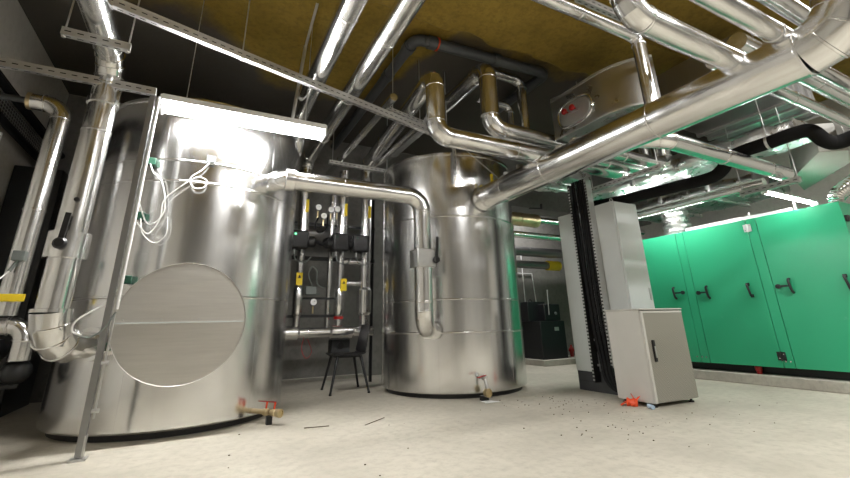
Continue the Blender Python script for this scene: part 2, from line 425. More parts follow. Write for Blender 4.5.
part('yellow_tag', MB().box((-1.50, 4.69, 1.09), (-1.31, 4.72, 1.15)), 'yellow', P4, bevel=.004)
pipe('insulated_pipe', 'short horizontal pipe with downturned elbow low beside the left wall', 'pipe',
     [(-2.195, 4.95, .90), (-1.31, 4.95, .90), (-1.31, 4.95, .62)], .075, br=.12, every=.5, segs=5)
pm = thing('circulation_pump', 'black pump standing in the dark left corner under the elbow pipe', 'pump', (-1.33, 5.0, 0))
part('motor', MB().lathe([(.0, 0), (.08, .01), (.09, .05), (.09, .30), (.07, .34), (.0, .35)], (-1.62, 4.98, .70), (.2, .95, 0), 28), 'blackmetal', pm)
part('casing', MB().sphere((-1.32, 5.0, .53), .11, 20, (1, 1, .9)), 'blackmetal', pm)
part('wall_bracket', MB().box((-2.195, 4.98, .40), (-1.28, 5.04, .44)), 'blackmetal', pm, bevel=.01)

pipe('insulated_pipe', 'ceiling pipe above lamp, left of the two running towards the viewer', 'pipe',
     [(.81, -.5, 3.41), (.81, 5.0, 3.41), (.81, 5.0, 3.0), (.81, 7.4, 3.0)], .104, br=.18, every=1.13, segs=3)
pipe('insulated_pipe', 'ceiling pipe right of its twin above lamp, dropping to pump station behind', 'pipe',
     [(1.25, -.5, 3.44), (1.25, 6.45, 3.44), (1.25, 6.45, 2.98)], .105, br=.2, every=1.2, segs=4)
pipe('insulated_pipe', 'looped pipe with the nearer upright over top of the second tank', 'pipe',
     [(2.27, 6.45, 2.98), (2.27, 6.45, 3.49), (2.01, 3.52, 3.49), (2.01, 3.52, 2.76), (5.0, 3.52, 2.76), (5.0, 3.52, 4.3)], .108, br=.15, every=.9, segs=5)
pipe('insulated_pipe', 'looped pipe with the farther upright right above the second tank', 'pipe',
     [(2.81, 7.44, 3.88), (2.81, 3.60, 3.88), (2.81, 3.60, 3.04), (4.78, 3.66, 3.04), (4.78, 3.66, 4.3)], .112, br=.16, every=.9, segs=5)
pipe('insulated_pipe', 'slim arched pipe behind the farther looped pipe, dropping in shadow', 'pipe',
     [(3.10, 3.95, 4.12), (3.67, 3.95, 4.12), (3.67, 3.95, 3.10)], .07, br=.13, every=.9, segs=4)
pipe('insulated_pipe', 'slimmest arched pipe tucked in shadow between the two loops', 'pipe',
     [(3.15, 4.3, 3.90), (3.73, 4.3, 3.90), (3.73, 4.3, 3.12)], .055, br=.11, every=.9, segs=4)
for dx, lab in ((0, 'thin dull pipe running left of the nearer loop into the dark back'), (.62, 'thin dull pipe running right of the nearer loop into the dark back')):
    pipe('insulated_pipe', lab, 'pipe', [(1.72+dx, 4.0, 3.40), (1.72+dx, 7.45, 3.40)], .05, br=.1, every=1.1, n=20)
pipe('insulated_pipe', 'slim ceiling pipe dropping straight down into the thickest pipe', 'pipe',
     [(.6, 1.90, 3.28), (3.22, 1.90, 3.28), (3.22, 1.90, 2.50)], .056, br=.08, every=.95, segs=4)
pb = pipe('insulated_pipe', 'thick pipe with rounded elbow joining the thickest pipe near the slim drop', 'pipe',
     [(2.02, 1.21, 4.3), (2.02, 1.21, 2.555), (3.20, 1.21, 2.555)], .082, br=.13, every=.95, segs=4)
pcx = pipe('insulated_pipe', 'thick pipe joining the thickest pipe right beside its bend', 'pipe',
     [(.9, .92, 2.56), (3.20, .92, 2.56)], .062, every=2.12)
pipe('insulated_pipe', 'dull pipe passing high behind the bend of the thickest pipe', 'pipe',
     [(2.2, 1.05, 3.2), (5.5, 1.05, 3.2)], .07, every=1.3)
pipe('insulated_pipe', 'shiny branch pipe leaving the thickest pipe above black hose towards the green casing', 'pipe',
     [(3.30, 2.22, 2.41), (3.52, 2.02, 2.365), (5.66, 2.02, 2.35)], .08, br=.12, every=.85, segs=3)
pipe('insulated_pipe', 'slim shiny pipe lying above the green casing front, parallel to its top', 'pipe',
     [(5.62, 2.22, 2.315), (5.62, 5.2, 2.315)], .055, every=1.1)
for i, (y, z, r, lab) in enumerate(((1.46, 2.80, .055, 'lowest of the slim pipes crossing the upper right corner, green underside glow'),
                          (1.27, 2.86, .075, 'middle of the slim pipes crossing the upper right corner'),
                          (1.08, 2.72, .05, 'nearest of the slim pipes crossing the upper right corner'))):
    pipe('insulated_pipe', lab, 'pipe', [(3.42, y, z), (8.99, y, z)], r, every=1.3, n=24)
for y, z, lab in ((3.22, 2.70, 'shiny pipe ending over the short channel, first in front of the loop pipes'),
                  (2.98, 2.70, 'shiny pipe ending over the short channel, nearest the thick branch pipe')):
    pipe('insulated_pipe', lab, 'pipe', [(3.45, y, z), (5.08, y, z), (5.08, y, 4.3)], .08, br=.13, every=.8, segs=4)
stub = pipe('insulated_pipe', 'brass-toned pipe stub on right side of the second tank', 'pipe', [(4.18, 5.2, 2.44), (4.86, 5.2, 2.44)], .11, mat='brass', every=.3)
part('isolation_lever', MB().bar((4.6, 5.05, 2.60), (4.85, 5.05, 2.62), .03, .02).tube([(4.85, 5.05, 2.61), (4.86, 5.05, 2.70)], .02, 8), 'black', stub)
pipe('insulated_pipe', 'slim pipe continuing from the brass-toned stub towards the tall cabinets', 'pipe', [(4.86, 5.2, 2.46), (7.6, 5.2, 2.46)], .055, n=24)
pipe('insulated_pipe', 'slim pipe below the brass-toned stub, green glow along it', 'pipe', [(4.2, 5.35, 2.22), (7.6, 5.35, 2.22)], .055, n=24)
pipe('insulated_pipe', 'dull grey pipe with black flange high on the back wall right of tank', 'pipe', [(4.3, 7.1, 2.30), (8.9, 7.1, 2.30)], .10, mat='darkduct', n=24)
yp = pipe('insulated_pipe', 'lower grey pipe with yellow end sleeve on the back wall', 'pipe', [(4.3, 7.2, 2.03), (7.0, 7.2, 2.03)], .085, mat='darkduct', n=24)
part('yellow_sleeve', MB().tube([(6.9, 7.2, 2.03), (7.25, 7.2, 2.03)], .11, 20), 'yellow', yp, label='yellow end sleeve')
for pts, lab in (([(4.4, 7.43, 2.35), (6.95, 7.43, 2.35)], None),):
    pass
part('conduit', MB().tube([(6.35, 7.42, 1.2), (6.35, 7.42, 2.33), (7.3, 7.42, 2.33)], .013, 8), 'white', label='taller thin white conduit on back wall above the black machine', cat='conduit', group='thin wall conduits')
part('conduit', MB().tube([(5.0, 7.42, 1.86), (6.62, 7.42, 1.86), (6.66, 7.42, 1.2)], .013, 8), 'white', label='lower thin white conduit bending down behind the black machine', cat='conduit', group='thin wall conduits')

# dark plastic drain
dr = pipe('drain_pipe', 'dark grey plastic drain pipe bending under the brown ceiling', 'pipe',
     [(1.93, 7.44, 4.17), (1.93, 3.82, 4.17), (3.95, 3.70, 4.17), (3.95, 4.9, 4.17)], .07, mat='pvc', br=.12, seams=False, n=24, segs=6)
for p, t in (((1.93, 4.7, 4.17), (0, 1, 0)), ((1.93, 4.02, 4.17), (0, 1, 0)), ((2.15, 3.807, 4.17), (1, -.06, 0)), ((3.1, 3.75, 4.17), (1, -.06, 0))):
    part('pipe_socket', MB().lathe([(.07, -.05), (.084, -.05), (.084, .05), (.07, .05)], p, t, 24), 'pvc', dr)
part('red_ring', MB().lathe([(.07, -.008), (.087, -.008), (.087, .008), (.07, .008)], (2.22, 3.803, 4.17), (1, 0, 0), 24), 'orange', dr)

# ------------------------------------------------------------------ channels, rods, post
strut('long slotted channel slanting across the picture above the lamp', (-.95, 3.36, 3.24), (2.75, 4.47, 3.24), rods=(.27, .99), h=.08)
strut('slotted channel from left wall to the top of the slotted post', (-2.195, 4.02, 2.88), (-.60, 4.03, 2.88), h=.07)
strut('short channel carrying the left riser where it turns under the ceiling', (-1.16, 3.46, 2.94), (-.74, 3.48, 2.94), rods=(.04, .96))
strut('short channel under the looped pipes, above the second tank', (1.72, 4.22, 3.36), (2.6, 4.46, 3.36), rods=(.1, .6), h=.04)
strut('rear channel crossing behind the bridging pipe near pump station', (1.5, 6.05, 3.28), (2.55, 6.1, 3.28), rods=(.05, .95))
strut('short upright slotted channel hanging before the second tank top', (2.75, 4.36, 3.27), (2.75, 4.36, 2.68), w=.04, h=.03, sides=(((0, -1, 0), (1, 0, 0), .03),))
strut('slotted channel under shiny pipes above the tall cabinets', (4.66, 3.85, 2.56), (4.66, 2.78, 2.56), rods=(.04, .95))
strut('short channel holding branch pipe and slim pipe over the green casing', (5.56, 2.46, 2.225), (5.52, 1.86, 2.225), rods=(.04, .97))
strut('ceiling channel between the two thick branch pipes at upper right', (2.55, 1.95, 3.5), (4.4, 1.95, 3.5), rods=(.3,))
po = strut('upright slotted post anchored to floor before the manhole tank', (-.62, 4.06, .02), (-.62, 4.06, 2.90), w=.04, h=.045, name='support_post', sides=(((1, 0, 0), (0, 1, 0), .04),), mat='shadegalv')
part('foot_plate', MB().box((-.67, 4.00, 0), (-.57, 4.10, .012)), 'galv', po)
part('foot_bracket', MB().box((-.605, 4.032, .012), (-.594, 4.088, .15)), 'galv', po)
part('bolt', MB().tube([(-.60, 4.06, .30), (-.555, 4.06, .30)], .016, 6), 'galv', po)
part('bolt', MB().tube([(-.60, 4.06, .62), (-.555, 4.06, .62)], .016, 6), 'galv', po)
part('back_strip', MB().box((-.585, 4.05, .25), (-.575, 4.08, .98)), 'galv', po)
part('cable_conduit', MB().tube([(-.575, 4.065, 1.0), (-.575, 4.065, 2.86)], .013, 12), 'wirew', po)
part('wire', MB().tube([(2.75, 4.33, 3.17), (3.24, 4.02, 2.56)], .004, 6), 'galv', label='thin straight wire slanting in front of the second tank top', cat='wire')
part('wire', MB().tube([(-.37, 4.15, 2.9), (-.37, 4.15, 4.3)], .004, 6), 'galv', label='thin suspension wire above left end of bright lamp', cat='wire', group='lamp suspension wires')
part('wire', MB().tube([(.75, 4.15, 2.9), (.75, 4.15, 4.3)], .004, 6), 'galv', label='thin suspension wire above right end of bright lamp', cat='wire', group='lamp suspension wires')
hp = thing('hanger_pole', 'thin two-piece grey pole hanging left of the ceiling pipes', 'pole', (.72, 4.5, 2.9))
part('upper_tube', MB().tube([(.74, 3.9, 4.3), (.73, 4.4, 4.05)], .016, 10), 'galv', hp)
part('lower_tube', MB().tube([(.73, 4.4, 4.06), (.66, 4.55, 2.95)], .020, 10), 'galv', hp)

# ------------------------------------------------------------------ lamps
def lamp(label, a, b, w, h, em, drop):
    a, b = V(a), V(b); t = thing('batten_lamp', label, 'lamp', (a+b)/2, 'fluorescent batten lamps')
    up = V((0, 0, 1)); d = (b-a).normalized()
    part('housing', MB().bar(a+up*h*.35, b+up*h*.35, w*1.16, h*.5), 'whitelamp', t, bevel=.008)
    part('diffuser', MB().bar(a+d*.02-up*h*.15, b-d*.02-up*h*.15, w*.92, h*.55), em, t, bevel=.015)
    if drop == 'hang':
        for q in (.15, .85): part('hanger_rod', MB().tube([a+(b-a)*q+up*h*.6, V((a.x, a.y+(b.y-a.y)*q, ZC))], .005, 8), 'galv', t)
    elif drop:
        for x in drop: part('bracket', MB().box((x-.015, a.y-.01, 2.10), (x+.015, a.y+.01, a.z-h*.4)), 'galv', t)
    for p in (a, b): part('end_cap', MB().bar(p-d*.012, p+d*.012, w*1.17, h*1.05), 'whitelamp', t, bevel=.006)
    return t
lamp('glaring white batten lamp hanging in front of the manhole tank', (-.56, 4.17, 2.84), (.96, 4.17, 2.84), .17, .12, 'lamp', 0)
lamp('glowing batten lamp lying just above the green casing top', (5.90, 2.36, 2.27), (7.2, 2.36, 2.27), .06, .05, 'lamp2', (6.6, 7.1))
lamp('glowing batten lamp half hidden behind slim pipe over the green casing', (6.10, 3.15, 2.405), (6.10, 4.55, 2.405), .08, .05, 'lamp2', 'hang')

# ------------------------------------------------------------------ sensors on the tank
R1 = 1.02; c1 = V((-.12, 5.42, 0))
for x, y, z, lab in ((-.59, 4.50, 2.36, 'green sensor head high on manhole tank just right of slotted post'),
                (-.60, 4.50, 1.83, 'green sensor head half way up manhole tank beside slotted post'),
                (-.60, 4.50, 1.26, 'green sensor head just above the manhole cover beside slotted post'),
                (-.09, 4.39, 2.42, 'grey-green sensor head on upper hoop with looped white cable below it'),
                (-.68, 4.54, .72, 'green sensor head low on tank beside the riser elbow')):
    s = thing('sensor_head', lab, 'sensor', (x, y, z-.04), 'green tank sensors')
    part('body', MB().box((x-.04, y-.085, z-.035), (x+.04, y-.03, z+.035)), 'greenp' if x < -.2 else 'greyp', s, bevel=.006)
    part('pocket', MB().tube([(x, y-.03, z), (x, y+.06, z)], .016, 12), 'brass', s)
def cable(label, pts, r=.006, mat='wirew', group=None, cat='cable'):
    return part('cable', MB().tube(spl(pts), r, 8), mat, label=label, cat=cat, group=group)
cable('white cable sagging from top green sensor to slotted post', [(-.59, 4.42, 2.33), (-.55, 4.39, 2.24), (-.48, 4.38, 2.18), (-.42, 4.37, 2.0), (-.41, 4.37, 1.86), (-.47, 4.38, 1.76), (-.53, 4.36, 1.76), (-.57, 4.12, 1.86)])
cable('white cable with a small loop from grey-green sensor on tank hoop', [(-.10, 4.31, 2.38), (-.15, 4.31, 2.30), (-.24, 4.31, 2.20), (-.20, 4.30, 2.11), (-.12, 4.30, 2.12), (-.10, 4.305, 2.19), (-.18, 4.31, 2.22), (-.28, 4.32, 2.14), (-.42, 4.36, 1.98), (-.43, 4.37, 1.80), (-.5, 4.37, 1.66), (-.565, 4.12, 1.70)])
cable('thin white cable hanging below the half-way green sensor', [(-.58, 4.40, 1.80), (-.54, 4.36, 1.66), (-.44, 4.36, 1.58), (-.36, 4.35, 1.66), (-.37, 4.35, 1.82)], .004)
cable('white cable curling from post to the low sensor beside elbow', [(-.60, 4.08, 1.15), (-.64, 4.05, 1.05), (-.78, 3.98, .93), (-.80, 3.97, .85), (-.74, 3.98, .82)], .007)
cable('grey cable looping from low sensor to slotted post', [(-.79, 3.98, .83), (-.70, 4.0, .80), (-.62, 4.0, .86), (-.57, 4.03, .98)], .006, 'greyp')

# ------------------------------------------------------------------ pump station between the tanks
Yp = 6.45
def riser(label, x, ztop, z0, r, r2):
    t = thing('station_pipe', label, 'pipe', (x, Yp, z0), 'pump station pipes')
    part('upper_pipe', MB().tube([(x, Yp, 2.12), (x, Yp, ztop)], r, 28), 'clad', t)
    part('lower_pipe', MB().tube([(x, Yp, z0), (x, Yp, 2.12)], r2, 24), 'clad', t)
    part('sleeve', MB().lathe([(r2, 0), (r2*1.35, .04), (r2*1.35, .38), (r2, .42)], (x, Yp, .98), n=24), 'clad', t)
    part('sight_tag', MB().box((x+.01, Yp-r-.014, 2.52), (x+.05, Yp-r-.002, 2.72)), 'yellow', t)
    return t
def wtag(par, x, z):
    mb = MB().box((x-.045, Yp-.115, z-.09), (x+.045, Yp-.10, z+.09)).add(
        [(x-.026, Yp-.116, z+.012), (x+.026, Yp-.116, z+.012), (x, Yp-.116, z+.06)], [(0, 1, 2)], 1)
    part('warning_tag', mb, ['yellow', 'black'], par, label='yellow warning tag with black symbol')
r1 = riser('left riser of pump station with yellow warning tag', 1.25, 2.98, .75, .085, .055); wtag(r1, 1.23, 1.50)
r2 = riser('middle riser of pump station, black actuator on it', 1.87, 3.30, .75, .082, .058); wtag(r2, 1.90, 1.43)
part('red_band', MB().lathe([(.05, 0), (.072, 0), (.072, .04), (.05, .04)], (1.87, Yp, .93), n=20), 'red', r2)
r3 = riser('right riser of pump station, next to the second tank', 2.27, 2.98, .70, .092, .085)
hpz = .75
ht = pipe('station_pipe', 'thick low horizontal pipe across the foot of pump station', 'pipe', [(1.02, 6.40, hpz), (2.40, 6.40, hpz)], .07, n=28, group='pump station pipes', every=.4)
part('wide_sleeve', MB().lathe([(.07, 0), (.095, .03), (.095, .34), (.07, .37)], (1.72, 6.40, hpz), (1, 0, 0), 28), 'clad', ht)
part('left_sleeve', MB().lathe([(.07, 0), (.095, .03), (.095, .2), (.07, .23)], (1.06, 6.40, hpz), (1, 0, 0), 28), 'clad', ht)
for z, lab in ((1.80, 'upper short cross pipe joining the right risers'), (1.46, 'lower short cross pipe joining the right risers, behind yellow tag')):
    t = thing('station_pipe', lab, 'pipe', (1.95, Yp+.02, z), 'pump station pipes')
    part('straight_run', MB().tube([(1.90, Yp, z), (2.24, Yp, z)], .045, 20), 'clad', t)
    part('flange', MB().lathe([(.06, 0), (.06, .025)], (2.14, Yp, z), (1, 0, 0), 20), 'clad', t)
pipe('station_pipe', 'thick dark pipe running behind the gauges of pump station', 'pipe', [(1.0, 7.0, 2.32), (2.6, 7.0, 2.32)], .13, mat='darkduct', n=28, group='pump station pipes')
pipe('station_pipe', 'slim upright pipe just left of the middle riser', 'pipe', [(1.74, 6.6, .78), (1.74, 6.6, 3.0)], .045, mat='clad', n=20, group='pump station pipes')
for x, lab in ((1.17, 'black valve actuator with green light on the left riser'), (1.79, 'black valve actuator on the middle riser'), (2.11, 'black valve actuator on the right riser')):
    t = thing('valve_actuator', lab, 'actuator', (x, 6.22, 1.95), 'black valve actuators')
    part('body', MB().box((x-.13, 6.17, 1.92), (x+.13, 6.37, 2.19)), 'black', t, bevel=.03)
    part('motor_end', MB().lathe([(0, 0), (.07, .005), (.085, .03), (.085, .1), (.06, .13), (0, .13)], (x-.12 if x > 1.5 else x+.12, 6.28, 2.04), (-1 if x > 1.5 else 1, -.15, 0), 20), 'black', t)
    part('indicator', MB().lathe([(.016, 0), (.012, .006), (0, .007)], (x-.07, 6.17, 2.13), (0, -1, 0), 14), 'led' if x < 1.5 else 'greenp', t)
    for q in (-.06, .05): part('cable_gland', MB().tube([(x+q, 6.25, 1.92), (x+q-.01, 6.22, 1.84)], .016, 10), 'galv', t)
    part('lead', MB().tube(spl([(x-.07, 6.22, 1.84), (x-.03, 6.2, 1.75), (x+.1, 6.22, 1.73), (x+.2, 6.3, 1.82)]), .010, 8), 'greyp', t)
for x, z, lab in ((1.44, 2.60, 'white-faced gauge left above the others at pump station'), (1.53, 2.47, 'white-faced gauge lower centre in the cluster of gauges'), (1.64, 2.58, 'white-faced gauge centre top in the gauge cluster'),
             (1.74, 2.60, 'white-faced gauge beside the middle riser'), (1.45, 1.17, 'white-faced gauge alone low on the pump station frame')):
    t = thing('pressure_gauge', lab, 'gauge', (x, 6.35, z-.05), 'round pressure gauges')
    part('case', MB().lathe([(.05, .05), (.056, .03), (.056, 0), (.048, 0)], (x, 6.30, z), (0, 1, 0), 24), 'blackmetal', t)
    part('dial', MB().lathe([(.047, .0), (0, -.001)], (x, 6.2985, z), (0, 1, 0), 24).bar((x, 6.296, z), (x+.022, 6.296, z+.022), .005, .003, 1), ['white', 'black'], t)
    part('stem', MB().tube([(x, 6.33, z-.05), (x, 6.33, z-.16)], .012, 10), 'brass', t)
cb = thing('control_box', 'small grey control box above the low gauge at pump station', 'box', (1.41, 6.4, 1.28), None)
part('case', MB().box((1.34, 6.36, 1.28), (1.50, 6.46, 1.40)), 'greyp', cb, bevel=.008)
part('lead', MB().tube(spl([(1.44, 6.38, 1.40), (1.36, 6.32, 1.56), (1.40, 6.30, 1.68), (1.48, 6.32, 1.62), (1.50, 6.38, 1.45), (1.62, 6.4, 1.38)]), .009, 8), 'greyp', cb)
fr = thing('valve_rack', 'dark steel frame carrying valves and gauges between the tanks', 'frame', (1.7, 6.8, 0))
part('rail', MB().box((1.0, 6.62, 2.38), (2.5, 6.66, 2.42)).box((1.0, 6.62, 1.82), (2.5, 6.66, 1.88)).box((1.05, 6.5, .96), (1.95, 6.55, 1.0)).box((1.2, 6.5, 1.22), (1.85, 6.54, 1.25)), 'blackmetal', fr)
for x in (1.02, 2.46): part('upright', MB().box((x, 6.66, 0), (x+.04, 6.70, 3.0)), 'blackmetal', fr)
part('black_hose', MB().tube(spl([(1.45, 6.34, 2.44), (1.40, 6.3, 2.3), (1.46, 6.3, 2.2), (1.58, 6.32, 2.28), (1.6, 6.34, 2.5)]), .014, 8).tube(spl([(1.36, 6.3, 2.1), (1.5, 6.2, 2.0), (1.6, 6.22, 2.1), (1.68, 6.28, 2.06)]), .02, 8), 'wire', fr)
part('terminal_row', MB().box((1.36, 6.48, 1.28), (1.58, 6.5, 1.31)), 'greyp', fr)
part('red_wire', MB().tube(spl([(1.40, 6.45, .78), (1.32, 6.3, .55), (1.38, 6.25, .42), (1.46, 6.3, .5), (1.42, 6.4, .66)]), .004, 6), 'red', label='thin red wire loop hanging below the low station pipe', cat='wire')
pd = thing('filter_box', 'small dark box with dial under the low station pipe behind chair', 'box', (1.88, 6.6, .45))
part('case', MB().box((1.80, 6.5, .45), (2.08, 6.7, .64)), 'plinthdark', pd, bevel=.01)
part('dial', MB().lathe([(.05, 0), (.05, .01), (0, .012)], (1.93, 6.5, .55), (0, -1, 0), 20), 'black', pd)
part('plinth_edge', MB().box((1.0, 7.30, 0), (2.6, 7.449, .045)), 'kerb', kind='structure')
bpy.data.objects['plinth_edge'].name = 'baseboard_back'

# ------------------------------------------------------------------ chair
ch = thing('chair', 'black plastic chair with four slim splayed legs between the tanks', 'chair', (1.86, 5.97, 0))
def chair_shell():
    mb = MB(); n = 9; prof = []
    for k in range(9): prof.append((1.63+.40*k/8, .455+(.012*(1-k/8)**2) - .012*math.sin(PI*k/8)))
    for k in range(1, 4):
        a = PI/2*k/3; prof.append((2.03+.05*math.sin(a), .455+.05*(1-math.cos(a))))
    for k in range(1, 7): prof.append((2.08+.075*k/6, .505+.34*k/6))
    vs = []
    for i, (x, z) in enumerate(prof):
        back = i > 10; h = .20 if not back else .20-.03*((i-10)/7)**2
        for j in range(n):
            s = -1+2*j/(n-1); cu = .02*s*s
            vs.append(V((x-(cu if back else 0), 5.97+s*h, z+(0 if back else cu))))
    k = len(prof); m = len(vs)
    th = []
    for i, (x, z) in enumerate(prof):
        a = V((prof[min(i+1, k-1)][0]-prof[max(i-1, 0)][0], 0, prof[min(i+1, k-1)][1]-prof[max(i-1, 0)][1])).normalized()
        nn = V((a.z, 0, -a.x))
        th += [vs[i*n+j]+nn*.012 for j in range(n)]
    fs = []
    for i in range(k-1):
        for j in range(n-1):
            q = (i*n+j, i*n+j+1, (i+1)*n+j+1, (i+1)*n+j)
            fs.append(q); fs.append(tuple(reversed([p+m for p in q])))
    ed = [(i*n, (i+1)*n) for i in range(k-1)] + [((i+1)*n+n-1, i*n+n-1) for i in range(k-1)] + [(j+1, j) for j in range(n-1)] + [((k-1)*n+j, (k-1)*n+j+1) for j in range(n-1)]
    for a, b in ed: fs.append((a, b, b+m, a+m))
    return mb, vs+th, fs, n, k
_, svs, sfs, sn, sk = chair_shell()
def sub(lo, hi):
    mb = MB(); keep = [f for f in sfs if all(lo <= (i % (sn*sk))//sn <= hi for i in f)]
    used = sorted({i for f in keep for i in f}); ix = {u: k for k, u in enumerate(used)}
    return mb.add([svs[u] for u in used], [tuple(ix[i] for i in f) for f in keep])
part('seat', sub(0, 10), 'black', ch, ang=50)
part('backrest', sub(10, 18), 'black', ch, ang=50)
part('seat_frame', MB().tube([(1.70, 5.82, .44), (2.02, 5.82, .44), (2.02, 6.12, .44), (1.70, 6.12, .44), (1.70, 5.82, .44)], .012, 10), 'blackmetal', ch)
for (x0, y0), (x1, y1) in (((1.70, 5.82), (1.59, 5.71)), ((1.70, 6.12), (1.63, 6.28)), ((2.02, 5.82), (2.08, 5.64)), ((2.02, 6.12), (2.14, 6.25))):
    l = part('leg', MB().tube([(x0, y0, .445), (x1, y1, .01)], [.021, .015], 12), 'blackmetal', ch)
    part('foot_glide', MB().lathe([(.018, 0), (.018, .02)], (x1, y1, 0), n=12), 'black', l)

# ------------------------------------------------------------------ green casing on its kerb
XG = 6.49
part('concrete_plinth', MB().box((6.45, -1.0, 0), (8.6, 5.6, .125)), 'kerb', label='low concrete kerb under the green machine casing', cat='plinth', bevel=.01)
gu = thing('machine_casing', 'large green painted machine casing with doors and black handles', 'machine', (7.4, 3.6, .125))
Y0, Y1 = 1.91, 5.75
part('base_skid', MB().box((6.62, Y0+.05, .125), (8.2, Y1-.05, .23)), 'black', gu)
part('frame', MB().box((XG+.012, Y0+.004, .225), (8.3, Y1, 2.095)), 'green', gu)
part('lower_rail', MB().box((XG+.004, Y0, .222), (XG+.02, Y1, .232)), 'black', gu)
part('top_edge', MB().box((XG, Y0, 2.085), (8.3, Y1, 2.10)), 'green', gu)
for a, b in ((2.785, 2.905), (3.785, 3.905), (4.79, 4.9)):
    part('mullion_panel', MB().box((XG+.001, a+.004, .225), (XG+.03, b-.004, 2.09)), 'green', gu)
def grip(par, y, z):
    part('pull_handle', MB().tube(spl([(XG, y, z+.075), (XG-.035, y-.0, z+.07), (XG-.042, y-.012, z), (XG-.035, y-.02, z-.07), (XG, y-.02, z-.075)], 5), .014, 10)
         .box((XG-.012, y-.02, z+.055), (XG+.002, y+.02, z+.095)).box((XG-.012, y-.04, z-.095), (XG+.002, y, z-.055)), 'black', par)
def latch(par, y, z, d):
    part('latch_handle', MB().lathe([(.02, 0), (.028, .01), (.028, .03), (0, .034)], (XG, y+d*.13, z), (-1, 0, 0), 16)
         .bar((XG-.03, y+d*.13, z), (XG-.03, y, z), .012, .024)
         .tube(spl([(XG-.012, y, z+.085), (XG-.045, y, z+.06), (XG-.045, y-.01, z-.05), (XG-.012, y-.012, z-.085)], 5), .015, 10), 'black', par)
doors = []
for a, b in ((Y0, 2.785), (2.905, 3.785), (3.905, 4.79), (4.9, Y1)):
    doors.append(part('door', MB().box((XG-.004, a+.004, .225), (XG+.02, b-.004, 2.088)), 'green', gu, bevel=.003))
latch(doors[0], 2.60, 1.19, 1); grip(doors[0], 2.07, 1.18)
latch(doors[1], 3.60, 1.18, 1); grip(doors[1], 3.07, 1.17)
latch(doors[2], 4.09, 1.20, -1)
def hinge(par, y, z, m):
    part('hinge', MB().box((XG-.014, y-.045, z-.05), (XG-.003, y-.004, z+.05)).box((XG-.014, y+.004, z-.05), (XG-.003, y+.045, z+.05)).tube([(XG-.016, y, z-.055), (XG-.016, y, z+.055)], .008, 10)
         .lathe([(.008, 0), (0, .005)], (XG-.014, y-.025, z+.025), (-1, 0, 0), 8, 1).lathe([(.008, 0), (0, .005)], (XG-.014, y+.025, z-.025), (-1, 0, 0), 8, 1), [m, 'chrome'], par)
hinge(doors[1], 2.9, 1.98, 'galv'); hinge(doors[1], 2.9, .36, 'black')
for y in (2.82, 2.87, 3.82, 3.88, 3.95):
    part('bolt', MB().lathe([(.012, 0), (.010, .008), (0, .01)], (XG-.004, y, .30), (-1, 0, 0), 12), 'chrome', gu)
part('corner_catch', MB().box((XG+.01, Y0-.03, 1.86), (XG+.07, Y0+.003, 1.93)), 'black', gu)
part('levelling_jack', MB().lathe([(.03, 0), (.03, .04), (.04, .045), (.04, .085), (.03, .1)], (6.56, 3.23, .125), n=16), 'red', label='small red jack under the front edge of green casing', cat='jack')
# things standing above the casing
vent = thing('vent_duct', 'shiny round vent duct rising from the green casing top', 'duct', (6.85, 4.06, 2.10))
part('collar', MB().lathe([(.24, 0), (.24, .03), (.205, .035)], (6.85, 4.06, 2.10), n=36), 'foil', vent)
part('flexible_duct', MB().lathe([(.20+.012*(i % 2), .03+i*.05) for i in range(12)], (6.85, 4.06, 2.10), n=36), 'foil', vent, ang=20)
tr = thing('cable_tray', 'dark cable tray lying along the green casing top', 'tray', (6.7, 3.3, 2.1))
part('tray', MB().box((6.62, 2.75, 2.10), (6.80, 3.80, 2.115)).box((6.62, 2.75, 2.115), (6.63, 3.80, 2.17)).box((6.79, 2.75, 2.115), (6.80, 3.80, 2.17)), 'galv', tr)
part('cables', MB().tube([(6.68, 2.8, 2.15), (6.68, 3.8, 2.15)], .025, 10).tube([(6.74, 2.8, 2.15), (6.74, 3.8, 2.15)], .025, 10), 'wire', tr)
br = thing('bracket_rail', 'white painted rail on green casing top near its right end', 'rail', (6.55, 2.7, 2.1))
part('rail', MB().box((6.53, 2.38, 2.10), (6.58, 2.95, 2.145)), 'white', br, bevel=.004)
part('clip', MB().box((6.54, 2.86, 2.145), (6.56, 2.88, 2.2)), 'galv', br)

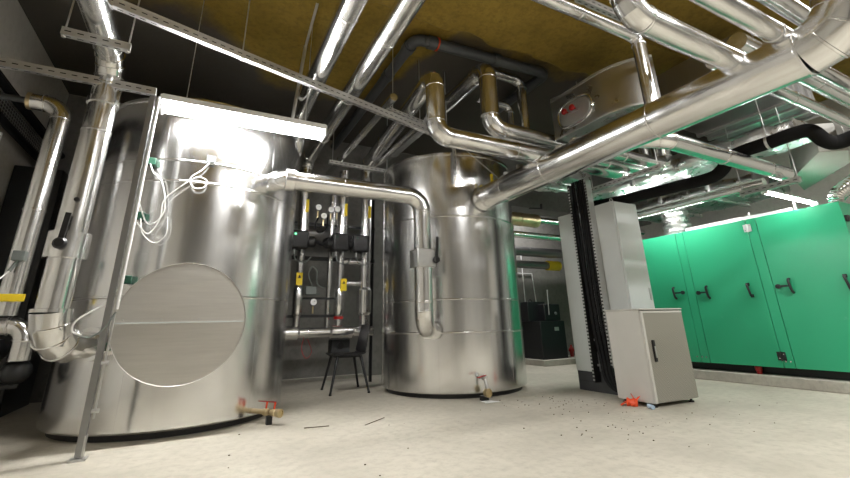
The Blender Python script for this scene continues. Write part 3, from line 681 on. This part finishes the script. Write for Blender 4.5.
# ------------------------------------------------------------------ ducts
def duct_box(name, label, lo, hi, mat, ribs=None, bevel=.01, ribw=.03):
    t = thing(name, label, 'duct', ((lo[0]+hi[0])/2, (lo[1]+hi[1])/2, lo[2]))
    part('casing', MB().box(lo, hi), mat, t, bevel=bevel)
    for ax, c in (ribs or ()):
        l, h = list(lo), list(hi)
        for i in range(3): l[i] -= .025; h[i] += .025
        l[ax] = c-ribw/2; h[ax] = c+ribw/2
        part('flange', MB().box(l, h), 'galv', t)
    return t
def wavy(name, label, lo, hi, seed, mat='foil', amp=.05):
    """Foil-lagged duct: a rounded, uneven skin."""
    random.seed(seed); mb = MB(); L = hi[1]-lo[1]; k = int(L/.09)+2; n = 28; vs = []; fs = []
    cx, cz = (lo[0]+hi[0])/2, (lo[2]+hi[2])/2; wx, wz = (hi[0]-lo[0])/2, (hi[2]-lo[2])/2
    for i in range(k):
        y = lo[1]+L*i/(k-1)
        for j in range(n):
            a = 2*PI*j/n; c, s = math.cos(a), math.sin(a)
            ex = .38
            x = cx+wx*abs(c)**ex*(1 if c > 0 else -1); z = cz+wz*abs(s)**ex*(1 if s > 0 else -1)
            d = amp*.5*math.sin(i*1.1+seed)+random.uniform(-amp, amp)*.4
            vs.append((x+c*d*.5, y, z+s*d))
    for i in range(k-1):
        for j in range(n):
            q = (j+1) % n; fs.append((i*n+j, i*n+q, (i+1)*n+q, (i+1)*n+j))
    fs.append(tuple(reversed(range(n)))); fs.append(tuple(range((k-1)*n, k*n)))
    t = thing(name, label, 'duct', (cx, (lo[1]+hi[1])/2, lo[2]))
    part('foil_lagging', mb.add(vs, fs), mat, t, ang=60)
    for yy in (lo[1]+L*.3, lo[1]+L*.68):
        part('tape_band', MB().box((lo[0]-.03, yy-.03, lo[2]-.035), (hi[0]+.03, yy+.03, hi[2]+.035)), 'foil', t, bevel=.02)
    return t
wavy('foil_duct', 'crumpled foil-lagged duct above black hose near the green casing', (5.36, 1.72, 2.70), (6.0, 4.6, 2.86), 3)
wavy('foil_duct', 'crumpled foil-lagged duct over the hanging cable bundle', (3.74, 3.86, 2.68), (4.72, 4.42, 2.92), 5)
wavy('foil_duct', 'rounded foil-lagged duct directly over the green casing top', (6.42, 2.66, 2.50), (7.45, 4.6, 2.72), 9, amp=.03)
duct_box('air_duct', 'wide dark sheet-metal duct with upright flanges above the foil duct', (4.75, 1.78, 3.12), (6.3, 2.74, 3.75), 'darkduct', ribs=((0, 5.55), (0, 5.8), (0, 6.05), (0, 6.28)), ribw=.05)
# transition hopper
hb = thing('duct_hopper', 'angular sheet-metal duct transition above right end of green casing', 'duct', (6.9, 2.0, 2.5))
lowp = [(6.03, 1.80, 2.60), (6.29, 1.62, 2.60), (6.86, 1.80, 2.60), (7.77, 2.62, 2.60), (6.89, 2.40, 2.60)]
part('casing', MB().prism(lowp, (.12, .0, .38)), 'dullsheet', hb, bevel=.006)
part('flange', MB().box((6.1, 1.56, 2.66), (6.9, 1.62, 2.95)), 'galv', hb, bevel=.004)
for i, (dx, lab) in enumerate(((0, 'ribbed steel pipe bending up from green casing right end, the nearer'), (.2, 'ribbed steel pipe bending up from green casing right end, the farther'))):
    pts = spl([(6.75+dx, 2.02+dx*.3, 2.10), (6.77+dx, 1.98+dx*.3, 2.25), (6.95+dx, 1.85+dx*.3, 2.4), (7.3+dx, 1.7+dx*.3, 2.62), (7.8+dx, 1.5+dx*.3, 2.9)], 12)
    t = thing('ribbed_pipe', lab, 'pipe', pts[0], 'ribbed steel pipes')
    part('bellows', MB().tube(pts, [.07+.008*(j % 2) for j in range(len(pts))], 20), 'clad', t, ang=18)
    part('flange', MB().lathe([(.1, 0), (.1, .025)], pts[0], n=20), 'galv', t)

# curved duct with access panel
du = thing('air_duct', 'curved steel duct with oval access hatch and two red knobs', 'duct', (4.2, 2.8, 2.9))
Xd = 3.7
side = [(Xd, 3.47), (Xd, 3.22), (Xd, 2.95), (Xd, 2.80)]
for k in range(1, 9):
    a = math.radians(52)*k/8; side.append((Xd+.72*(1-math.cos(a)), 2.80-.72*math.sin(a)))
n = len(side); e = V((math.cos(math.radians(52)), math.sin(math.radians(52)), 0))
poly = side + [(side[-1][0]+e.x*.6, side[-1][1]+e.y*.6), (Xd+.75, 3.0), (Xd+.75, 3.47)]
part('casing', MB().prism([(x, y, 2.98 if i not in (0,) else 3.02) for i, (x, y) in enumerate(poly)], (0, 0, .56)), 'duct', du, ang=25)
for z in (2.99, 3.53): part('seam_flange', MB().add([(x-.012, y-.004, z-.012) for x, y in side]+[(x-.012, y-.004, z+.012) for x, y in side]+[(x+.004, y+.004, z-.012) for x, y in side]+[(x+.004, y+.004, z+.012) for x, y in side],
      [f for i in range(n-1) for f in ((i, i+1, n+i+1, n+i), (2*n+i, i, i+1, 2*n+i+1)[::-1], (n+i, n+i+1, 3*n+i+1, 3*n+i))]), 'galv', du)
def oval(cy, cz, a, b, n=36, p=2.6):
    out = []
    for j in range(n):
        t = 2*PI*j/n; c, s = math.cos(t), math.sin(t)
        out.append((cy+a*abs(c)**(2/p)*(1 if c > 0 else -1), cz+b*abs(s)**(2/p)*(1 if s > 0 else -1)))
    return out
hatch = part('access_hatch', MB().prism([(Xd-.03, y, z) for y, z in oval(3.10, 3.215, .235, .145)], (.04, 0, 0)), 'galv', du, bevel=.006)
ov = oval(3.10, 3.215, .255, .165)
part('hatch_rim', MB().tube([(Xd-.014, y, z) for y, z in ov]+[(Xd-.014, *ov[0])], .014, 8, False), 'chrome', hatch)
for y in (3.19, 3.07):
    part('knob', MB().tube([(Xd-.03, y, 3.24), (Xd-.075, y, 3.24)], .012, 10).sphere((Xd-.09, y, 3.24), .04, 16, (.7, 1, 1)), 'red', hatch)
part('hatch_bar', MB().box((Xd-.045, 3.02, 3.205), (Xd-.03, 3.22, 3.225)), 'galv', hatch)

# black hose
hose = thing('lagged_hose', 'black rubber-lagged hose snaking over the tall cabinet and foil duct', 'hose', (4.74, 3.5, 2.3))
part('hose', MB().tube(spl([(4.70, 3.9, 2.36), (4.74, 3.45, 2.325), (4.84, 2.75, 2.32), (4.90, 2.42, 2.325), (4.93, 2.30, 2.38), (4.93, 2.22, 2.46), (4.90, 2.1, 2.50), (4.88, 1.8, 2.50), (4.86, 1.56, 2.50), (4.88, 1.46, 2.48), (4.98, 1.42, 2.39), (5.06, 1.37, 2.36), (5.1, 1.24, 2.38), (5.1, .9, 2.42), (5.1, .3, 2.42)], 10), .066, 20), 'rubber', hose, ang=60)
part('strap', MB().lathe([(.064, -.012), (.070, -.012), (.070, .012), (.064, .012)], (4.88, 1.8, 2.50), (0, 1, 0), 20).tube([(4.88, 1.8, 2.57), (4.88, 1.8, 3.12)], .004, 6), 'galv', hose)

# ------------------------------------------------------------------ tall cabinets and cables
XT = 4.43
def tall(label, y0, y1, x1, split):
    t = thing('tall_cabinet', label, 'cabinet', (XT+.2, (y0+y1)/2, 0), 'tall grey electrical cabinets')
    part('plinth', MB().box((XT+.01, (3.71 if y0 > 3.9 else y0+.005), 0), (x1-.01, y1-.005, .225)).box((XT+.006, y0+.03, .11), (XT+.01, y1-.03, .115), 1), ['plinthdark', 'slot'], t)
    part('body', MB().box((XT, y0, .225), (x1, y1, 2.26)), 'grey', t, bevel=.006)
    part('top_eyelet', MB().tube([(XT+.06+.025*math.cos(a*PI/6), y0+.05, 2.285+.025*math.sin(a*PI/6)) for a in range(13)], .006, 8, False).tube([(x1-.08+.025*math.cos(a*PI/6), y0+.05, 2.285+.025*math.sin(a*PI/6)) for a in range(13)], .006, 8, False), 'galv', t)
    return t
ta = tall('narrow tall grey cabinet left of the black cable bundle', 4.0, 4.30, 4.86, None)
tb = tall('tall grey cabinet with door right of the black cable bundle', 3.37, 3.70, 4.86, None)
d = part('door', MB().box((XT+.008, 3.345, .24), (4.855, 3.369, 2.25)), 'grey', tb, bevel=.004)
part('door_handle', MB().box((4.80, 3.33, 1.05), (4.825, 3.345, 1.2)), 'galv', d, bevel=.004)
part('back_panel', MB().box((4.6, 3.70, .226), (4.64, 4.0, 2.2)), 'grey2', label='pale panel closing the gap behind the black cable bundle', cat='panel')
lad = thing('cable_ladder', 'upright cable ladder between the two tall cabinets', 'ladder', (4.44, 3.83, 0), None)
for y in (3.945, 3.655):
    mb = MB().box((4.33, y-.015, .12), (4.43, y+.015, 2.62))
    for i in range(60):
        z = .14+i*.041; s = -1 if y > 3.8 else 1
        mb.box((4.328, y-.012, z), (4.331, y+.012, z+.02), 1)
    part('side_rail', mb, ['black' if y > 3.8 else 'galv', 'galv' if y > 3.8 else 'slot'], lad)
for i in range(8): part('rung', MB().box((4.40, 3.66, .3+i*.29), (4.425, 3.94, .325+i*.29)), 'galv', lad)
random.seed(4)
for i in range(7):
    y = 3.70+.031*i; x = 4.355 - .012*(i % 2)
    e = random.uniform(-.02, .02)
    cable('thick black cable hanging in the bundle on cable ladder', [(x, y, 2.64), (x, y+e, 2.0), (x-.01, y-.01, 1.3), (x, y-.02, .7), (x-.005, y-.035-.004*i, .40), (x-.03, y-.07-.006*i, .2), (x-.03, y-.13-.01*i, .09), (x+.0, y-.2-.015*i, .045)], .0155, 'wire', 'black cables in the ladder bundle')

# small floor cabinet, slightly turned
sc = thing('floor_cabinet', 'small pale cabinet with perforated door standing on floor before tall cabinets', 'cabinet', (4.4, 3.19, 0))
cx0, cx1, cy0, cy1, ch_ = 4.10, 4.76, 3.0, 3.46, .93
rt = Matrix.Rotation(math.radians(-2.5), 3, 'Z'); pv = (4.10, 3.0, 0)
part('body', MB().box((cx0, cy0+.02, .035), (cx1, cy1, ch_), rot=rt, piv=pv), 'grey2', sc, bevel=.008)
dd = part('door', MB().box((cx0+.004, cy0, .045), (cx1-.004, cy0+.019, ch_-.012), rot=rt, piv=pv), 'meshdoor', sc, bevel=.004)
part('door_edge', MB().box((cx0+.003, cy0-.002, .045), (cx0+.03, cy0+.018, ch_-.012), rot=rt, piv=pv).box((cx0+.03, cy0-.001, ch_-.03), (cx1-.004, cy0+.018, ch_-.012), rot=rt, piv=pv), 'grey2', dd)
part('swing_handle', MB().box((cx0+.085, cy0-.018, .42), (cx0+.12, cy0, .63), rot=rt, piv=pv), 'black', dd, bevel=.006)
part('lock_strip', MB().box((cx0+.095, cy0-.024, .46), (cx0+.11, cy0-.017, .57), rot=rt, piv=pv), 'galv', dd)
part('top', MB().box((cx0-.006, cy0-.004, ch_), (cx1+.006, cy1+.004, ch_+.014), rot=rt, piv=pv), 'grey2', sc, bevel=.004)
for x in (cx0+.05, cx1-.05):
    for y in (cy0+.06, cy1-.05):
        part('foot', MB().lathe([(.028, 0), (.028, .012), (.012, .014), (.012, .04)], rt @ (V((x, y, 0))-V(pv))+V(pv), n=16), 'black', sc)
# orange cable end and pale blue sleeve beside it
og = thing('orange_plug', 'crumpled orange plastic plug on floor beside the small pale cabinet', 'plug', (4.02, 3.22, 0))
part('plug_body', MB().lathe([(.0, 0), (.035, .0), (.045, .03), (.03, .07), (.045, .10), (.0, .11)], (4.05, 3.17, .03), (-.6, .8, .1), 10), 'orange', og, ang=20)
part('wing', MB().prism([(3.97, 3.20, .005), (4.06, 3.25, .005), (4.05, 3.16, .09)], (.02, -.02, .01)).prism([(3.93, 3.28, .003), (4.02, 3.33, .003), (4.03, 3.24, .05)], (.015, .015, .01)).prism([(4.02, 3.16, .05), (4.05, 3.22, .07), (4.0, 3.2, .12)], (.02, .01, .0)), 'orange', og)
part('blue_sleeve', MB().tube([(4.06, 3.06, .02), (4.03, 2.99, .02)], .02, 12), 'blue', label='pale blue sleeve on floor at the small cabinet front corner', cat='sleeve')

# ------------------------------------------------------------------ black machine at the back
part('machine_plinth', MB().box((6.0, 6.62, 0), (7.3, 7.4, .11)), 'kerb', label='low concrete plinth under the black machine at back', cat='plinth', bevel=.01)
bm = thing('black_machine', 'stepped black machine standing on a plinth at the back wall', 'machine', (6.5, 7.0, .11))
part('lower_case', MB().box((6.08, 6.72, .11), (6.74, 7.35, .83)), 'blackmetal', bm, bevel=.008)
part('upper_case', MB().box((6.02, 6.98, .83), (6.50, 7.38, 1.22)), 'blackmetal', bm, bevel=.008)
part('control_head', MB().box((6.30, 6.80, .83), (6.74, 7.2, 1.17)), 'blackmetal', bm, bevel=.02)
part('lifting_eye', MB().tube([(6.12+.04*math.cos(a*PI/8), 7.0, 1.22+.04*math.sin(a*PI/8)) for a in range(9)], .012, 8), 'blackmetal', bm)
part('nameplate', MB().box((6.45, 6.712, .64), (6.56, 6.72, .71)), 'galv', bm)
part('gauge', MB().lathe([(.03, 0), (.03, .02), (0, .022)], (6.60, 6.80, .98), (0, -1, 0), 16), 'greyp', bm)
part('pipe_stub', MB().tube([(6.40, 6.78, .95), (6.40, 6.76, 1.45)], .012, 8), 'galv', bm)
part('red_valve', MB().lathe([(.04, 0), (.04, .1), (.06, .1), (.06, .14), (.02, .2)], (7.08, 6.95, .11), n=16).tube([(7.08, 6.95, .2), (7.08, 6.95, .34)], .02, 8), 'red', label='small red valve standing on plinth right of the black machine', cat='valve')

# ------------------------------------------------------------------ left wall trays
def mesh_tray(label, z0, z1, x):
    t = thing('cable_tray', label, 'tray', (x, 4.5, z0), 'wire mesh wall trays')
    mb = MB()
    for z in [z0+(z1-z0)*i/5 for i in range(6)]: mb.bar((x, 2.2, z), (x, 7.4, z), .006, .006)
    y = 2.2
    while y < 7.4: mb.bar((x, y, z0), (x, y, z1), .005, .005, up=(1, 0, 0)); y += .06
    part('wire_mesh', mb, 'galv', t)
    part('backing', MB().box((x-.03, 2.2, z0), (x-.02, 7.4, z1)), 'blackmetal', t)
    return t
mesh_tray('wire mesh cable tray on upper left wall', 3.03, 3.22, -2.1)
for z, x, r, lab in ((3.40, -2.14, .02, 'topmost black cable along the left wall'), (3.34, -2.13, .035, 'thick black cable second from the top on left wall'), (3.27, -2.08, .045, 'thickest black cable just above the left wall mesh tray'), (2.98, -2.10, .045, 'thick black cable just under the left wall mesh tray')):
    part('cable', MB().tube([(x, 2.2, z), (x, 4.0, z+.01), (x, 5.6, z-.01), (x, 7.4, z)], r, 12), 'wire', label=lab, cat='cable', group='wall cables')
part('conduit', MB().tube([(-2.17, 5.72, 2.9), (-2.17, 5.72, 2.1)], .03, 12), 'white', label='short white conduit upright on left wall under the mesh tray', cat='conduit')
part('equipment_box', MB().box((-2.19, 6.35, 0), (-1.72, 7.3, 2.75)), 'blackmetal', label='tall black equipment cupboard in the dark left back corner', cat='cupboard', bevel=.01)

# ------------------------------------------------------------------ bits on the floor
part('twig', MB().tube([(.93, 4.12, .004), (1.14, 4.08, .004)], .003, 6), 'twig', label='thin dark stick on floor right of orange levers', cat='stick', group='sticks on the floor')
part('twig', MB().tube([(1.42, 3.93, .004), (1.68, 4.12, .004)], .003, 6), 'twig', label='thin dark stick on floor in front of the chair, slanting', cat='stick', group='sticks on the floor')
random.seed(11); mb = MB()
for i in range(150):
    if i < 70: x, y = random.gauss(3.6, .35), random.gauss(3.75, .3)
    elif i < 120: x, y = random.gauss(3.55, .5), random.gauss(2.75, .3)
    else: x, y = random.uniform(-1, 5.5), random.uniform(2.3, 4.2)
    if x > 4.0 and y > 2.9: continue
    s = random.uniform(.002, .0065)
    mb.sphere((x, y, s*.5), s, 6, (1.3, 1, .7))
part('debris', mb, 'twig', kind='stuff', label='small dark crumbs and chips scattered over the concrete floor', cat='debris')
mb = MB()
for x, y, s in ((3.55, 4.35, .13), (3.75, 4.2, .10), (3.35, 4.42, .09), (3.5, 4.0, .07), (3.2, 4.2, .06)):
    mb.sphere((x, y, 0), s, 12, (1.4, .9, .12))
part('dust_heap', mb, 'floor', kind='stuff', label='flat heaps of pale dust near the second tank foot', cat='dust')

# ------------------------------------------------------------------ room lighting behind the viewer
def area(loc, sx, sy, e, rot=(0, 0, 0), col=(1, .985, .96)):
    l = bpy.data.lights.new('ceiling_fitting', 'AREA'); l.shape = 'RECTANGLE'; l.size = sx; l.size_y = sy; l.energy = e; l.color = col
    o = bpy.data.objects.new('ceiling_fitting', l); COL.objects.link(o); o.location = loc; o.rotation_euler = rot
    return o
area((2.2, -.6, 4.1), 1.5, .2, 115)
area((4.6, -1.2, 4.1), 1.5, .2, 190)
area((6.0, .6, 4.1), 1.5, .2, 40)
area((5.6, 6.7, 3.6), 1.5, .2, 60)

# ------------------------------------------------------------------ camera
f, cx, cy = 415.13, 425., 185.95
pit, roll, yaw = .3183, -.022877, .485345
fw = V((math.sin(yaw)*math.cos(pit), math.cos(yaw)*math.cos(pit), math.sin(pit)))
r0 = V((math.cos(yaw), -math.sin(yaw), 0)); u0 = r0.cross(fw)
rr = r0*math.cos(roll)+u0*math.sin(roll); uu = -r0*math.sin(roll)+u0*math.cos(roll)
cam = bpy.data.cameras.new('camera'); co = bpy.data.objects.new('camera', cam); COL.objects.link(co)
m = Matrix((rr, uu, -fw)).transposed().to_4x4(); m.translation = (0, 0, .85); co.matrix_world = m
cam.sensor_fit = 'HORIZONTAL'; cam.sensor_width = 36; cam.lens = f*36/850
cam.shift_x = 0; cam.shift_y = -(239-cy)/850
cam.clip_start = .05
S.camera = co
w = bpy.data.worlds.new('world'); S.world = w; w.use_nodes = True
w.node_tree.nodes['Background'].inputs[0].default_value = (.5, .5, .5, 1); w.node_tree.nodes['Background'].inputs[1].default_value = .02
S.view_settings.view_transform = 'Standard'; S.view_settings.look = 'None'; S.view_settings.exposure = .15; S.view_settings.gamma = 1
